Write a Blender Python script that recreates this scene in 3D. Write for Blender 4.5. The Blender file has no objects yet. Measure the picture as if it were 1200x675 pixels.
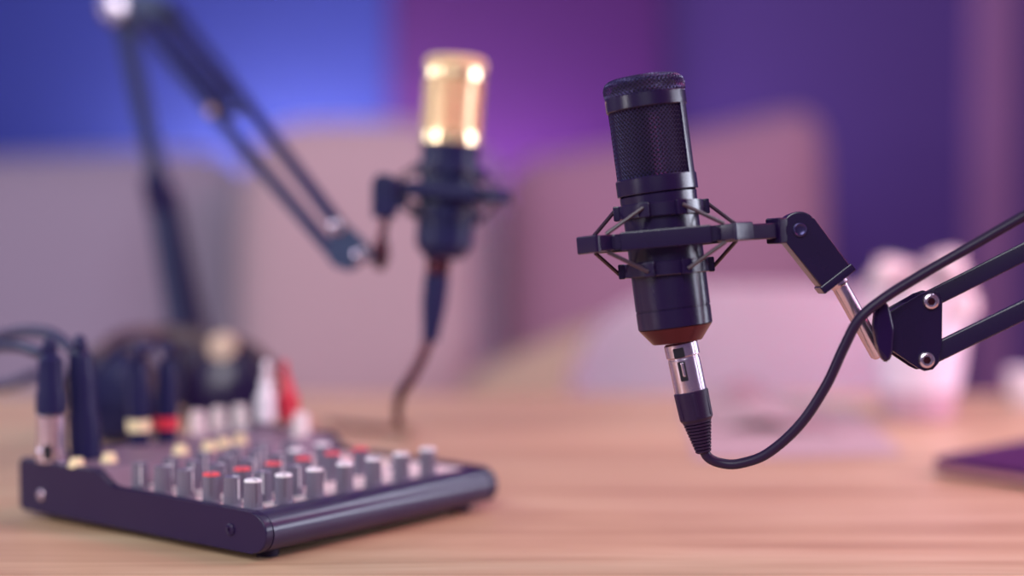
import bpy, bmesh, math, random
from mathutils import Vector, Matrix, Quaternion
random.seed(7)
PI = math.pi
C = bpy.context.scene.collection
TZ = 0.75                      # table top height
F_PX = 1950.0
PITCH = math.atan(105.5 / F_PX)
CAM = Vector((0, 0, TZ + 0.226))
FW = Vector((0, math.cos(PITCH), -math.sin(PITCH)))
UP = Vector((0, math.sin(PITCH), math.cos(PITCH)))
RT = Vector((1, 0, 0))

def at(px, py, d):             # a point of the place from the photograph's pixel and its distance
    return CAM + FW * d + RT * ((px - 600) / F_PX * d) - UP * ((py - 337.5) / F_PX * d)

def on(px, py, z=TZ):          # the point on a level surface
    r = FW + RT * ((px - 600) / F_PX) - UP * ((py - 337.5) / F_PX)
    return CAM + r * ((z - CAM.z) / r.z)

# ------------------------------------------------------------------ materials
def lin(c):
    return tuple((v / 12.92 if v <= 0.04045 else ((v + 0.055) / 1.055) ** 2.4) for v in c)

def rgb(r, g, b):
    return lin((r / 255, g / 255, b / 255)) + (1,)

def mat(name, col, rough=0.5, metal=0.0, var=0.08, scale=40.0, bump=0.0, bscale=200.0, coat=0.0, spec=0.5, sheen=0.0):
    m = bpy.data.materials.new(name)
    m.use_nodes = True
    nt = m.node_tree
    b = nt.nodes['Principled BSDF']
    b.inputs['Roughness'].default_value = rough
    b.inputs['Metallic'].default_value = metal
    b.inputs['Coat Weight'].default_value = coat
    b.inputs['Specular IOR Level'].default_value = spec
    b.inputs['Sheen Weight'].default_value = sheen
    tc = nt.nodes.new('ShaderNodeTexCoord')
    n = nt.nodes.new('ShaderNodeTexNoise')
    n.inputs['Scale'].default_value = scale
    n.inputs['Detail'].default_value = 4
    nt.links.new(tc.outputs['Object'], n.inputs['Vector'])
    mx = nt.nodes.new('ShaderNodeMix')
    mx.data_type = 'RGBA'
    mx.inputs[6].default_value = tuple(c * (1 - var) for c in col[:3]) + (1,)
    mx.inputs[7].default_value = tuple(min(1, c * (1 + var)) for c in col[:3]) + (1,)
    nt.links.new(n.outputs['Fac'], mx.inputs[0])
    nt.links.new(mx.outputs[2], b.inputs['Base Color'])
    if bump:
        n2 = nt.nodes.new('ShaderNodeTexNoise')
        n2.inputs['Scale'].default_value = bscale
        n2.inputs['Detail'].default_value = 3
        nt.links.new(tc.outputs['Object'], n2.inputs['Vector'])
        bp = nt.nodes.new('ShaderNodeBump')
        bp.inputs['Strength'].default_value = bump
        bp.inputs['Distance'].default_value = 0.002
        nt.links.new(n2.outputs['Fac'], bp.inputs['Height'])
        nt.links.new(bp.outputs['Normal'], b.inputs['Normal'])
    return m

def wood(name, c1, c2, c3, plank=0.16):
    m = bpy.data.materials.new(name)
    m.use_nodes = True
    nt = m.node_tree
    L = nt.links.new
    b = nt.nodes['Principled BSDF']
    tc = nt.nodes.new('ShaderNodeTexCoord')
    mp = nt.nodes.new('ShaderNodeMapping')
    mp.inputs['Scale'].default_value = (1.2, 14, 14)
    L(tc.outputs['Object'], mp.inputs['Vector'])
    n = nt.nodes.new('ShaderNodeTexNoise')
    n.inputs['Scale'].default_value = 1.6
    n.inputs['Detail'].default_value = 7
    n.inputs['Roughness'].default_value = 0.62
    n.inputs['Distortion'].default_value = 0.6
    L(mp.outputs['Vector'], n.inputs['Vector'])
    cr = nt.nodes.new('ShaderNodeValToRGB')
    e = cr.color_ramp.elements
    e[0].position = 0.30; e[0].color = c1
    e[1].position = 0.72; e[1].color = c3
    k = e.new(0.5); k.color = c2
    L(n.outputs['Fac'], cr.inputs['Fac'])
    # planks: a random tone for each board
    br = nt.nodes.new('ShaderNodeTexBrick')
    br.inputs['Color1'].default_value = (0.88, 0.88, 0.88, 1)
    br.inputs['Color2'].default_value = (1.06, 1.05, 1.04, 1)
    br.inputs['Mortar'].default_value = (0.74, 0.72, 0.70, 1)
    br.inputs['Scale'].default_value = 1.0
    br.inputs['Mortar Size'].default_value = 0.0012
    br.inputs['Brick Width'].default_value = 60.0
    br.offset = 0.25
    br.inputs['Row Height'].default_value = plank
    m2 = nt.nodes.new('ShaderNodeMapping')
    m2.inputs['Location'].default_value = (11.0, 0.05, 0)
    L(tc.outputs['Object'], m2.inputs['Vector'])
    L(m2.outputs['Vector'], br.inputs['Vector'])
    mu = nt.nodes.new('ShaderNodeMix')
    mu.data_type = 'RGBA'; mu.blend_type = 'MULTIPLY'
    mu.inputs[0].default_value = 1.0
    L(cr.outputs['Color'], mu.inputs[6])
    L(br.outputs['Color'], mu.inputs[7])
    L(mu.outputs[2], b.inputs['Base Color'])
    b.inputs['Roughness'].default_value = 0.42
    bp = nt.nodes.new('ShaderNodeBump')
    bp.inputs['Strength'].default_value = 0.12
    bp.inputs['Distance'].default_value = 0.001
    L(n.outputs['Fac'], bp.inputs['Height'])
    L(bp.outputs['Normal'], b.inputs['Normal'])
    return m

M = dict(
    wood=wood('light_oak', rgb(180, 140, 112), rgb(202, 165, 134), rgb(214, 182, 152)),
    floor=wood('floor_wood', rgb(120, 85, 70), rgb(140, 100, 82), rgb(160, 118, 96)),
    black=mat('satin_black', rgb(25, 9, 48), 0.27, 0.0, 0.1, 60, spec=0.5),  # blacks tinted violet: purple haze over the darks put into their colour
    blackmatte=mat('matte_black', rgb(28, 15, 46), 0.6, 0.0, 0.1, 60, 0.1, 400, spec=0.3),
    gloss=mat('gloss_black', rgb(30, 13, 54), 0.24, 0.0, 0.05, 60, spec=0.25),
    taper=mat('polished_dark_metal', rgb(80, 38, 50), 0.25, 0.85, 0.05, 60),
    mesh=mat('dark_wire_mesh', rgb(52, 42, 86), 0.3, 0.6, 0.1, 300),
    inner=mat('dark_foam', rgb(14, 7, 26), 0.9, 0, 0.2, 300),
    rubber=mat('cable_rubber', rgb(34, 16, 50), 0.42, 0.0, 0.1, 80, spec=0.25),
    cord=mat('elastic_cord', rgb(50, 26, 46), 0.4, 0.0, 0.15, 900),
    steel=mat('brushed_steel', rgb(196, 178, 196), 0.25, 0.95, 0.06, 120),
    gold=mat('brass_gold', rgb(246, 214, 168), 0.22, 0.7, 0.08, 60),
    goldmesh=mat('gold_wire_mesh', rgb(244, 214, 176), 0.35, 0.5, 0.08, 300),
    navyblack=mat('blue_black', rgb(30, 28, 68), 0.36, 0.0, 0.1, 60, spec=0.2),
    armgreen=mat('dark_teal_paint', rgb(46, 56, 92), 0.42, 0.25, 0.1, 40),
    mixbody=mat('mixer_plastic', rgb(33, 19, 57), 0.34, 0.0, 0.06, 60, 0.05, 500, 0.12, spec=0.25),
    mixlip=mat('mixer_front_bar', rgb(42, 30, 66), 0.3, 0.0, 0.06, 60, 0.0, 500, 0.12, spec=0.35),
    panel=mat('panel_warm_grey', rgb(232, 212, 214), 0.5, 0.0, 0.05, 30),
    ink=mat('panel_print', rgb(92, 76, 96), 0.5, 0.0, 0.05, 30),
    knob=mat('knob_grey', rgb(116, 108, 128), 0.35, 0.25, 0.06, 60),
    knobcap=mat('knob_cap_white', rgb(240, 232, 240), 0.35, 0.0, 0.04, 60),
    red=mat('red_plastic', rgb(206, 44, 66), 0.4, 0.0, 0.06, 60),
    redcap=mat('red_cap', rgb(226, 84, 92), 0.4, 0.0, 0.06, 60),
    cream=mat('cream_ring', rgb(240, 218, 176), 0.35, 0.0, 0.05, 60),
    white=mat('white_plastic', rgb(238, 226, 236), 0.4, 0.0, 0.03, 10),
    chair=mat('white_shell', rgb(240, 212, 228), 0.45, 0.0, 0.02, 6),
    paper=mat('paper', rgb(180, 152, 158), 0.7, 0.0, 0.03, 12),
    photo=mat('printed_picture', rgb(176, 128, 140), 0.6, 0.0, 0.35, 22),
    bloom=mat('petal_white', rgb(246, 224, 230), 0.7, 0.0, 0.05, 30, sheen=0.2),
    beige=mat('beige_plastic', rgb(190, 158, 140), 0.4, 0.0, 0.05, 60),
    jackpanel_shade=mat('jack_panel_shaded_grey', rgb(122, 102, 120), 0.5, 0.0, 0.05, 30),  # darker grey carries the shade of the less lit rear slope
    pot=mat('pot_white', rgb(236, 216, 236), 0.4, 0.0, 0.03, 30),
    potband=mat('pot_grey_band', rgb(200, 158, 178), 0.5, 0.0, 0.05, 30),
    stem=mat('stem_green', rgb(110, 130, 90), 0.6, 0.0, 0.1, 60),
    soil=mat('soil', rgb(70, 48, 44), 0.9, 0.0, 0.3, 80),
    laptop=mat('laptop_shell', rgb(76, 32, 84), 0.6, 0.0, 0.05, 20, spec=0.08),
    laptoplit=mat('laptop_lit_edge', rgb(188, 138, 150), 0.35, 0.5, 0.05, 20),  # brighter than the lid: light on the front edge put into the colour
    sofa=mat('grey_upholstery', rgb(148, 132, 152), 0.9, 0.0, 0.05, 90, 0.15, 700, sheen=0.2),
    sofa_m=mat('mauve_upholstery', rgb(156, 112, 138), 0.9, 0.0, 0.05, 90, 0.15, 700, sheen=0.2),
    pink=mat('pink_fabric', rgb(178, 148, 156), 0.9, 0.0, 0.05, 90, 0.15, 700, sheen=0.2),
    tan=mat('tan_fabric', rgb(168, 142, 124), 0.9, 0.0, 0.05, 90, 0.15, 700, sheen=0.2),
    leg=mat('dark_wood_leg', rgb(70, 46, 50), 0.5, 0.0, 0.15, 20),
    chrome=mat('chrome', rgb(210, 200, 210), 0.15, 1.0, 0.03, 60),
    blue=mat('blue_panel_fabric', rgb(48, 57, 150), 0.85, 0.0, 0.05, 20, 0.1, 300),
    purple=mat('purple_panel_fabric', rgb(75, 22, 104), 0.85, 0.0, 0.05, 20, 0.1, 300),
    navy=mat('indigo_wall', rgb(78, 54, 132), 0.85, 0.0, 0.05, 3, 0.05, 200),
    trim=mat('mauve_trim', rgb(138, 94, 150), 0.6, 0.0, 0.05, 10),
    ceil=mat('ceiling_paint', rgb(90, 70, 110), 0.9, 0.0, 0.05, 10),
)

# ------------------------------------------------------------------ objects
def obj(name, bm, m, parent=None, angle=38, smooth=True):
    me = bpy.data.meshes.new(name)
    bmesh.ops.recalc_face_normals(bm, faces=bm.faces)
    bm.to_mesh(me); bm.free()
    if smooth:
        for p in me.polygons: p.use_smooth = True
        me.set_sharp_from_angle(angle=math.radians(angle))
    o = bpy.data.objects.new(name, me)
    me.materials.append(m)
    C.objects.link(o)
    if parent: o.parent = parent
    if smooth and angle <= 50 and len(me.vertices) < 6000:
        w = o.modifiers.new('flat_faces', 'WEIGHTED_NORMAL'); w.keep_sharp = True; w.weight = 90
    return o

def thing(name, label, cat, mw=None, group=None):
    o = bpy.data.objects.new(name, None)
    C.objects.link(o)
    o.empty_display_size = 0.02
    if mw is not None: o.matrix_world = mw
    o['label'] = label; o['category'] = cat
    if group: o['group'] = group
    return o

def tag(o, label, cat, group=None):
    o['label'] = label; o['category'] = cat
    if group: o['group'] = group
    return o

def struct(o):
    o['kind'] = 'structure'
    return o

def T(v): return Matrix.Translation(Vector(v))

def frame(origin, x, y):       # a frame with axes x, y (made square) and z = x cross y
    x = Vector(x).normalized(); z = x.cross(Vector(y)).normalized(); y = z.cross(x)
    return Matrix(((x.x, y.x, z.x, origin[0]), (x.y, y.y, z.y, origin[1]), (x.z, y.z, z.z, origin[2]), (0, 0, 0, 1)))

def zframe(origin, z, hint=(1, 0, 0)):
    z = Vector(z).normalized(); x = Vector(hint); x = (x - z * x.dot(z)).normalized(); y = z.cross(x)
    return Matrix(((x.x, y.x, z.x, origin[0]), (x.y, y.y, z.y, origin[1]), (x.z, y.z, z.z, origin[2]), (0, 0, 0, 1)))

I4 = Matrix.Identity(4)

# ------------------------------------------------------------------ shapes
def lathe(bm, prof, seg=48, mw=I4, close=True):
    rings = []
    for r, z in prof:
        rings.append([bm.verts.new(mw @ Vector((r * math.cos(2 * PI * i / seg), r * math.sin(2 * PI * i / seg), z))) for i in range(seg)])
    for a, b in zip(rings, rings[1:]):
        for i in range(seg):
            j = (i + 1) % seg
            bm.faces.new((a[i], a[j], b[j], b[i]))
    if close:
        bm.faces.new(rings[0][::-1]); bm.faces.new(rings[-1])
    return bm

def box(bm, c, s, mw=I4, bev=0.0, seg=2):
    b2 = bmesh.new()
    bmesh.ops.create_cube(b2, size=1.0)
    for v in b2.verts: v.co = Vector((v.co.x * s[0], v.co.y * s[1], v.co.z * s[2]))
    if bev: bmesh.ops.bevel(b2, geom=b2.edges[:], offset=bev, segments=seg, affect='EDGES', profile=0.5)
    join(bm, b2, mw @ T(c))
    return bm

def join(bm, b2, mw=I4):
    d = {}
    for v in b2.verts: d[v] = bm.verts.new(mw @ v.co)
    for f in b2.faces: bm.faces.new([d[v] for v in f.verts])
    b2.free()

def prism(bm, poly, z0, z1, mw=I4, bev=0.0, seg=2):
    b2 = bmesh.new()
    lo = [b2.verts.new((x, y, z0)) for x, y in poly]
    hi = [b2.verts.new((x, y, z1)) for x, y in poly]
    n = len(poly)
    b2.faces.new(lo[::-1]); b2.faces.new(hi)
    for i in range(n): b2.faces.new((lo[i], lo[(i + 1) % n], hi[(i + 1) % n], hi[i]))
    if bev: bmesh.ops.bevel(b2, geom=b2.edges[:], offset=bev, segments=seg, affect='EDGES', profile=0.5)
    join(bm, b2, mw)
    return bm

def spline(pts, n=10):
    pts = [Vector(p) for p in pts]
    if len(pts) < 3: return pts
    out = []
    P = [pts[0] * 2 - pts[1]] + pts + [pts[-1] * 2 - pts[-2]]
    for i in range(1, len(P) - 2):
        p0, p1, p2, p3 = P[i - 1:i + 3]
        for k in range(n):
            t = k / n
            out.append(0.5 * ((2 * p1) + (p2 - p0) * t + (2 * p0 - 5 * p1 + 4 * p2 - p3) * t * t + (3 * p1 - p0 - 3 * p2 + p3) * t ** 3))
    out.append(pts[-1])
    return out

def tube(bm, pts, r, seg=12, n=10, smooth=True, closed=False, flat=1.0):
    p = spline(pts, n) if smooth else [Vector(q) for q in pts]
    m = len(p)
    rs = r if isinstance(r, (list, tuple)) else [r]
    tan = [((p[(i + 1) % m] - p[i - 1]) if closed else (p[min(i + 1, m - 1)] - p[max(i - 1, 0)])).normalized() for i in range(m)]
    nv = tan[0].orthogonal().normalized()
    rings = []
    for i in range(m):
        if i: nv = (tan[i - 1].rotation_difference(tan[i]) @ nv)
        nv = (nv - tan[i] * nv.dot(tan[i])).normalized()
        b = tan[i].cross(nv)
        u = i / max(1, m - 1) * (len(rs) - 1)
        k = min(int(u), len(rs) - 2) if len(rs) > 1 else 0
        rr = rs[0] if len(rs) == 1 else rs[k] + (rs[k + 1] - rs[k]) * (u - k)
        rings.append([bm.verts.new(p[i] + nv * rr * math.cos(2 * PI * q / seg) + b * rr * flat * math.sin(2 * PI * q / seg)) for q in range(seg)])
    pr = list(zip(rings, rings[1:])) + ([(rings[-1], rings[0])] if closed else [])
    for a, b in pr:
        for i in range(seg):
            j = (i + 1) % seg
            bm.faces.new((a[i], a[j], b[j], b[i]))
    if not closed:
        bm.faces.new(rings[0][::-1]); bm.faces.new(rings[-1])
    return bm

def bar(bm, a, b, w, h, up=(0, 0, 1), bev=0.001):     # a square bar between two points
    a = Vector(a); b = Vector(b)
    fr = frame((a + b) / 2, b - a, Vector(up).cross(b - a))
    return box(bm, (0, 0, 0), ((b - a).length, w, h), fr, bev)

def soft_box(bm, s, mw=I4, p=5.0, puff=0.0, nu=40, nv=24):     # a cushion: superellipsoid with a pinched rim
    sx, sy, sz = s
    def sg(v, e): return math.copysign(abs(v) ** e, v)
    rows = []
    for i in range(nv + 1):
        th = -PI / 2 + PI * i / nv
        row = []
        for j in range(nu):
            ph = 2 * PI * j / nu
            e = 2 / p
            x = sg(math.cos(th), 0.55) * sg(math.cos(ph), e)
            y = sg(math.cos(th), 0.55) * sg(math.sin(ph), e)
            z = sg(math.sin(th), 0.75)
            x *= 1 - puff * (1 - abs(y)) ** 0.8 * 0.0
            row.append(bm.verts.new(mw @ Vector((x * sx / 2, y * sy / 2, z * sz / 2))))
        rows.append(row)
    for a, b in zip(rows, rows[1:]):
        for j in range(nu):
            k = (j + 1) % nu
            try: bm.faces.new((a[j], a[k], b[k], b[j]))
            except ValueError: pass
    bmesh.ops.remove_doubles(bm, verts=bm.verts, dist=1e-5)
    return bm

def wire_sheet(fn, nu, nv, r, closed=True):
    """diamond wire mesh over the surface fn(u, v) -> point, normal; two families of thin crossing wires."""
    bm = bmesh.new()
    for fam in (0, 1):
        for k in range(nu):
            pts = []
            for i in range(nv + 1):
                u = (k + (i / 2 if fam else -i / 2)) / nu
                p, nrm = fn(u, i / nv)
                wob = r * 0.75 * (1 if (i + fam) % 2 else -1)
                pts.append(p + nrm * wob)
            # a three-sided thin wire
            rings = []
            for i, p in enumerate(pts):
                t = (pts[min(i + 1, nv)] - pts[max(i - 1, 0)]).normalized()
                _, nrm = fn((k + (i / 2 if fam else -i / 2)) / nu, i / nv)
                b = t.cross(nrm).normalized()
                rings.append([bm.verts.new(p + b * r), bm.verts.new(p + nrm * r * 0.9), bm.verts.new(p - b * r)])
            for a, b in zip(rings, rings[1:]):
                for q in range(2): bm.faces.new((a[q], a[q + 1], b[q + 1], b[q]))
    return bm

# ------------------------------------------------------------------ camera
cam = bpy.data.cameras.new('camera')
cam.sensor_width = 36
cam.lens = 36 * F_PX / 1200
cam.dof.use_dof = True
cam.dof.focus_distance = 1.005
cam.dof.aperture_fstop = 1.4
cam.clip_start = 0.02
co = bpy.data.objects.new('camera', cam)
C.objects.link(co)
co.location = CAM
co.rotation_euler = (PI / 2 - PITCH, 0, 0)
bpy.context.scene.camera = co

# ------------------------------------------------------------------ setting
WY = 3.75                       # back wall
WALL_X0, WALL_X1, WALL_H = -2.2, 2.2, 2.7
def wx(px): return (px - 600) / F_PX * WY
bm = bmesh.new(); box(bm, (0, 1.0, -0.05), (5.0, 5.6, 0.1)); struct(obj('floor', bm, M['floor']))
bm = bmesh.new(); box(bm, (0, WY + 0.06, WALL_H / 2), (4.6, 0.12, WALL_H)); struct(obj('wall_back', bm, M['navy']))
bm = bmesh.new(); box(bm, ((WALL_X0 + wx(460)) / 2, WY - 0.02, WALL_H / 2 + 0.03), (wx(460) - WALL_X0 - 0.004, 0.04, WALL_H - 0.06), bev=0.004)
p = obj('wall_panel', bm, M['blue']); tag(p, 'bright blue fabric wall panel on the left behind the sofa', 'wall panel', 'wall panels'); struct(p)
bm = bmesh.new(); box(bm, ((wx(775) + wx(460)) / 2, WY - 0.02, WALL_H / 2 + 0.03), (wx(775) - wx(460) - 0.004, 0.04, WALL_H - 0.06), bev=0.004)
p = obj('wall_panel', bm, M['purple']); tag(p, 'purple fabric wall panel in the middle behind the gold microphone', 'wall panel', 'wall panels'); struct(p)
bm = bmesh.new()
prism(bm, [(wx(1133), WY - 0.035), (wx(1186), WY - 0.035), (wx(1186), WY), (wx(1133), WY)], 0.0, WALL_H, bev=0.004)
struct(obj('trim_1', bm, M['trim']))

# ------------------------------------------------------------------ table
t = thing('wooden_table', 'large light oak plank table carrying the microphones and mixer', 'table', T((0, 1.2, 0)))
bm = bmesh.new(); box(bm, (0, 0.02, TZ - 0.02), (2.6, 1.385, 0.04), bev=0.003); obj('tabletop', bm, M['wood'], t)
for sx in (-1, 1):
    for sy in (-1, 1):
        bm = bmesh.new(); prism(bm, [(-.03, -.03), (.03, -.03), (.03, .03), (-.03, .03)], 0, TZ - 0.04, T((sx * 1.2, sy * 0.6 + .02, 0)), 0.004)
        obj('leg', bm, M['leg'], t)
TB = 1.2 + 0.02 + 0.6925        # back edge

# ------------------------------------------------------------------ sofa
def sofa():
    y0 = 2.50
    s = thing('sofa', 'long grey upholstered sofa standing against the wall behind the table', 'sofa', T((-0.35, y0 + .4, 0)))
    W = T((0.35, -y0 - .4, 0))
    xr = (1003 - 600) / F_PX * 2.9
    xl = -1.55
    bm = bmesh.new(); box(bm, ((xl + xr) / 2, y0 + 0.42, 0.22), (xr - xl, 0.84, 0.22), W, 0.03, 3); obj('base', bm, M['sofa'], s)
    for x in (xl + .1, xr - .1):
        for y in (y0 + .1, y0 + .74):
            bm = bmesh.new(); lathe(bm, [(.018, 0), (.025, .12)], 16, W @ T((x, y, 0))); obj('leg', bm, M['leg'], s)
    def px_to(px, d=2.9): return (px - 600) / F_PX * d
    xs = [xl, px_to(262), px_to(585), xr]
    for a, b, mm in ((xs[0], xs[1], 'sofa'), (xs[1], xs[2], 'sofa'), (xs[2], xs[3], 'sofa_m')):
        bm = bmesh.new(); soft_box(bm, (b - a - .004, .62, .17), W @ T(((a + b) / 2, y0 + .29, .405)), 9); obj('seat_cushion', bm, M[mm], s)
    # back cushions; the tops slope as in the photograph
    def back(a, b, ha, hb, mm, pw=1.0):
        bm = bmesh.new()
        soft_box(bm, (1, 1, 1), I4, 9, nu=64)
        for v in bm.verts:
            u = v.co.x + .5; w = v.co.z
            tilt = v.co.y
            top = ha + (hb - ha) * max(0, min(1, u)) ** pw
            z = .44 + (tilt + .5) * (top - .44)
            v.co = W @ Vector((a + (b - a) * u, y0 + .62 + w * .2 + (tilt + .5) * .10, z))
        obj('back_cushion', bm, M[mm], s)
    hz = lambda py, d=3.05: CAM.z + (232 - py) / F_PX * d
    back(xs[0], xs[1], hz(198), hz(168), 'sofa')
    back(xs[1], xs[2], hz(166), hz(172), 'sofa')
    back(xs[2], xs[3], hz(182), hz(112), 'sofa_m', 1.7)
    bm = bmesh.new(); box(bm, ((xl + xr) / 2, y0 + .9, 0.5), (xr - xl, .08, .78), W, 0.03, 3); obj('back_frame', bm, M['sofa'], s)
sofa()

def cushion(name, label, m, c, s, rot, p=4.5):
    b = T(c) @ rot
    o = thing(name, label, 'cushion', T(c))
    bm = bmesh.new(); soft_box(bm, s, rot.to_4x4(), p); obj('cover', bm, M[m], o)
    bm = bmesh.new()
    pts = []
    for i in range(48):
        ph = 2 * PI * i / 48
        e = 2 / p
        f = lambda v: math.copysign(abs(v) ** e, v)
        pts.append(rot.to_4x4() @ Vector((f(math.cos(ph)) * s[0] / 2, f(math.sin(ph)) * s[1] / 2, 0)))
    tube(bm, pts, .005, 8, smooth=False, closed=True); obj('piping', bm, M[m], o)
    return o
# pink back cushion stands on the sofa seat, tan one in front of the sofa's right half
RX = Matrix.Rotation(PI / 2 - 0.17, 4, 'X')
pz = CAM.z + (232 - 141) / F_PX * 2.92
cushion('throw_cushion', 'tall pink cushion leaning upright on the grey sofa', 'pink', ((413 - 600) / F_PX * 2.86, 2.93, (.49 + pz) / 2), (.415, pz - .49, .15), RX)
cushion('throw_cushion', 'tan cushion lying tilted on sofa beside white chair', 'tan', ((664 - 600) / F_PX * 2.66, 2.64, .648), (.31, .21, .10),
        Matrix.Rotation(PI / 2 - 0.4, 4, 'X') @ Matrix.Rotation(math.radians(24), 4, 'Z'))

# ------------------------------------------------------------------ white chair behind the table
def chair():
    yb = 2.02
    cx = (905 - 600) / F_PX * yb
    s = thing('tub_chair', 'white moulded tub chair with rounded back behind the table', 'chair', T((cx, yb + .2, 0)))
    R = (905 - 674) / F_PX * yb
    ztop = CAM.z + (232 - 333) / F_PX * yb
    zs = 0.44
    # shell: rounded back facing the table, open side to the sofa
    bm = bmesh.new()
    nu, nv = 48, 18
    grid = []
    for i in range(nu + 1):
        a = -PI * 0.93 + 2 * PI * 0.93 * i / nu         # 0 = backrest towards the table
        h = ztop if abs(a) < 1.5 else zs + (ztop - zs) * max(.3, 1 - (abs(a) - 1.5) * .8)
        col = []
        for j in range(nv + 1):
            v = j / nv
            rr = R * (0.55 + 0.45 * math.sin(min(1, v * 1.8) * PI / 2))
            z = zs - .02 + (h - zs + .02) * v ** 1.4
            col.append(bm.verts.new((rr * math.sin(a), -rr * .92 * math.cos(a) + .02, z)))
        grid.append(col)
    for i in range(nu):
        for j in range(nv): bm.faces.new((grid[i][j], grid[i + 1][j], grid[i + 1][j + 1], grid[i][j + 1]))
    # flat-topped dome outline for the backrest
    for v in bm.verts:
        x = abs(v.co.x) / R
        lim = zs + (ztop - zs) * (max(0.0, 1 - min(1, x * .985) ** 3.0)) ** .15
        if v.co.z > lim: v.co.z = lim
    bmesh.ops.solidify(bm, geom=bm.faces[:], thickness=0.012)
    obj('shell', bm, M['chair'], s, 60)
    bm = bmesh.new(); lathe(bm, [(0.02, zs - .03), (R * .55, zs - .028), (R * .6, zs), (R * .5, zs + .012), (.02, zs + .012)], 40); obj('seat', bm, M['chair'], s)
    for sx in (-1, 1):
        for sy in (-1, 1):
            bm = bmesh.new(); tube(bm, [(sx * .1, sy * .1, zs - .025), (sx * .18, sy * .18, 0)], [.013, .009], 14, smooth=False); obj('leg', bm, M['leg'], s)
chair()

# ------------------------------------------------------------------ flower pot on the table
def flowers():
    c = on(1076, 489)
    c.z = TZ
    s = thing('flower_pot', 'tapered white pot of white blooms at back right of table', 'plant pot', T(c))
    k = c.y / F_PX
    r0, r1, h = 40 * k, 62 * k, 150 * k
    bm = bmesh.new()
    zb = .23 * h; rb = r0 + (r1 - r0) * .23
    lathe(bm, [(r0 * .9, 0), (r0, .003), (rb, zb)], 48); obj('pot_base', bm, M['potband'], s)
    bm = bmesh.new()
    lathe(bm, [(rb - .002, zb), (rb + .0015, zb), (r1, h - .004), (r1 + .002, h), (r1 - .004, h), (r1 - .006, h - .02)], 48); obj('pot', bm, M['pot'], s)
    bm = bmesh.new(); lathe(bm, [(rb - .003, zb), (r1 - .007, h - .022)], 32); obj('soil', bm, M['soil'], s)
    # blooms: layered petals
    def bloom(pos, r, nrm):
        fr = zframe(pos, nrm)
        bm = bmesh.new()
        for layer, (n, rad, lift, cup) in enumerate(((9, 1.0, 0.0, .35), (8, .8, .18, .6), (6, .55, .32, .9), (4, .3, .42, 1.2))):
            for q in range(n):
                a = 2 * PI * (q + layer * .43) / n
                rows = []
                for i in range(5):
                    t = i / 4
                    row = []
                    for j in range(5):
                        w = (j / 4 - .5)
                        wid = rad * r * 1.0 * math.sin(PI * (.14 + .70 * t)) * (1.4 if layer < 2 else 1.1)
                        x = rad * r * t
                        y = w * wid
                        z = r * (lift + cup * t * t * .6) + abs(w) * r * .18 - (t ** 4) * r * .22
                        row.append(bm.verts.new(fr @ Vector((x * math.cos(a) - y * math.sin(a), x * math.sin(a) + y * math.cos(a), z))))
                    rows.append(row)
                for i in range(4):
                    for j in range(4): bm.faces.new((rows[i][j], rows[i][j + 1], rows[i + 1][j + 1], rows[i + 1][j]))
        b3 = bmesh.new(); bmesh.ops.create_icosphere(b3, subdivisions=3, radius=r * .62); join(bm, b3, fr @ T((0, 0, r * .12)))
        f = obj('flower', bm, M['bloom'], s, 80)
        bm = bmesh.new(); tube(bm, [pos + Vector(nrm) * r * .1, Vector((pos.x * .5, pos.y * .5, h - .03))], .002, 8, smooth=False); obj('stem', bm, M['stem'], f)
    rb = r1
    top = h + 54 * k
    for px, py, dy, rr in ((-36, 34, -.2, 30), (26, 40, -.3, 32), (0, 22, .35, 32), (-42, 18, .3, 26), (44, 16, .2, 28), (-8, 6, -.75, 30), (36, 2, -.7, 26), (-46, -4, -.5, 24), (52, -2, -.1, 22)):
        pos = Vector((px * k, dy * r1, h + (py - 16) * k))
        n = Vector((px * k * 1.1, dy * r1 * 1.2, .05)).normalized()
        bloom(pos, rr * .82 * k, n)
flowers()

# small white cup at the table's far right
def cup():
    c = Vector(((1207 - 600) / F_PX * 1.80, 1.80, TZ))
    s = thing('cup', 'small white cup at the far right edge of table', 'cup', T(c))
    bm = bmesh.new(); lathe(bm, [(.012, 0), (.016, .002), (.022, .02), (.024, .038), (.0225, .038), (.020, .02), (.012, .005)], 40); obj('body', bm, M['white'], s)
    bm = bmesh.new(); tube(bm, [(.022, 0, .03), (.034, 0, .029), (.034, 0, .014), (.020, 0, .012)], .003, 10); obj('handle', bm, M['white'], s)
cup()

# ------------------------------------------------------------------ papers
def paper(name, label, corners, lift, m, curl, pic=None):
    a, b, c_, d = [Vector(q) for q in corners]      # near-left, near-right, far-right, far-left
    s = thing(name, label, 'paper', T(a))
    def P(u, v):
        p = (a * (1 - u) + b * u) * (1 - v) + (d * (1 - u) + c_ * u) * v - a
        return Vector((p.x, p.y, lift + curl(u, v)))
    n = 24
    bm = bmesh.new()
    g = [[bm.verts.new(P(i / n, j / n)) for j in range(n + 1)] for i in range(n + 1)]
    for i in range(n):
        for j in range(n): bm.faces.new((g[i][j], g[i + 1][j], g[i + 1][j + 1], g[i][j + 1]))
    obj('sheet', bm, M[m], s, 80)
    for (u0, u1, v0, v1) in pic or ():
        bm = bmesh.new(); k = 8
        g = [[bm.verts.new(P(u0 + (u1 - u0) * i / k, v0 + (v1 - v0) * j / k) + Vector((0, 0, .0008))) for j in range(k + 1)] for i in range(k + 1)]
        for i in range(k):
            for j in range(k): bm.faces.new((g[i][j], g[i + 1][j], g[i + 1][j + 1], g[i][j + 1]))
        obj('printed_picture', bm, M['photo'], s, 80)
    return s
A4 = [on(815, 540), on(1060, 534), on(1000, 474), on(800, 474)]
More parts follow.
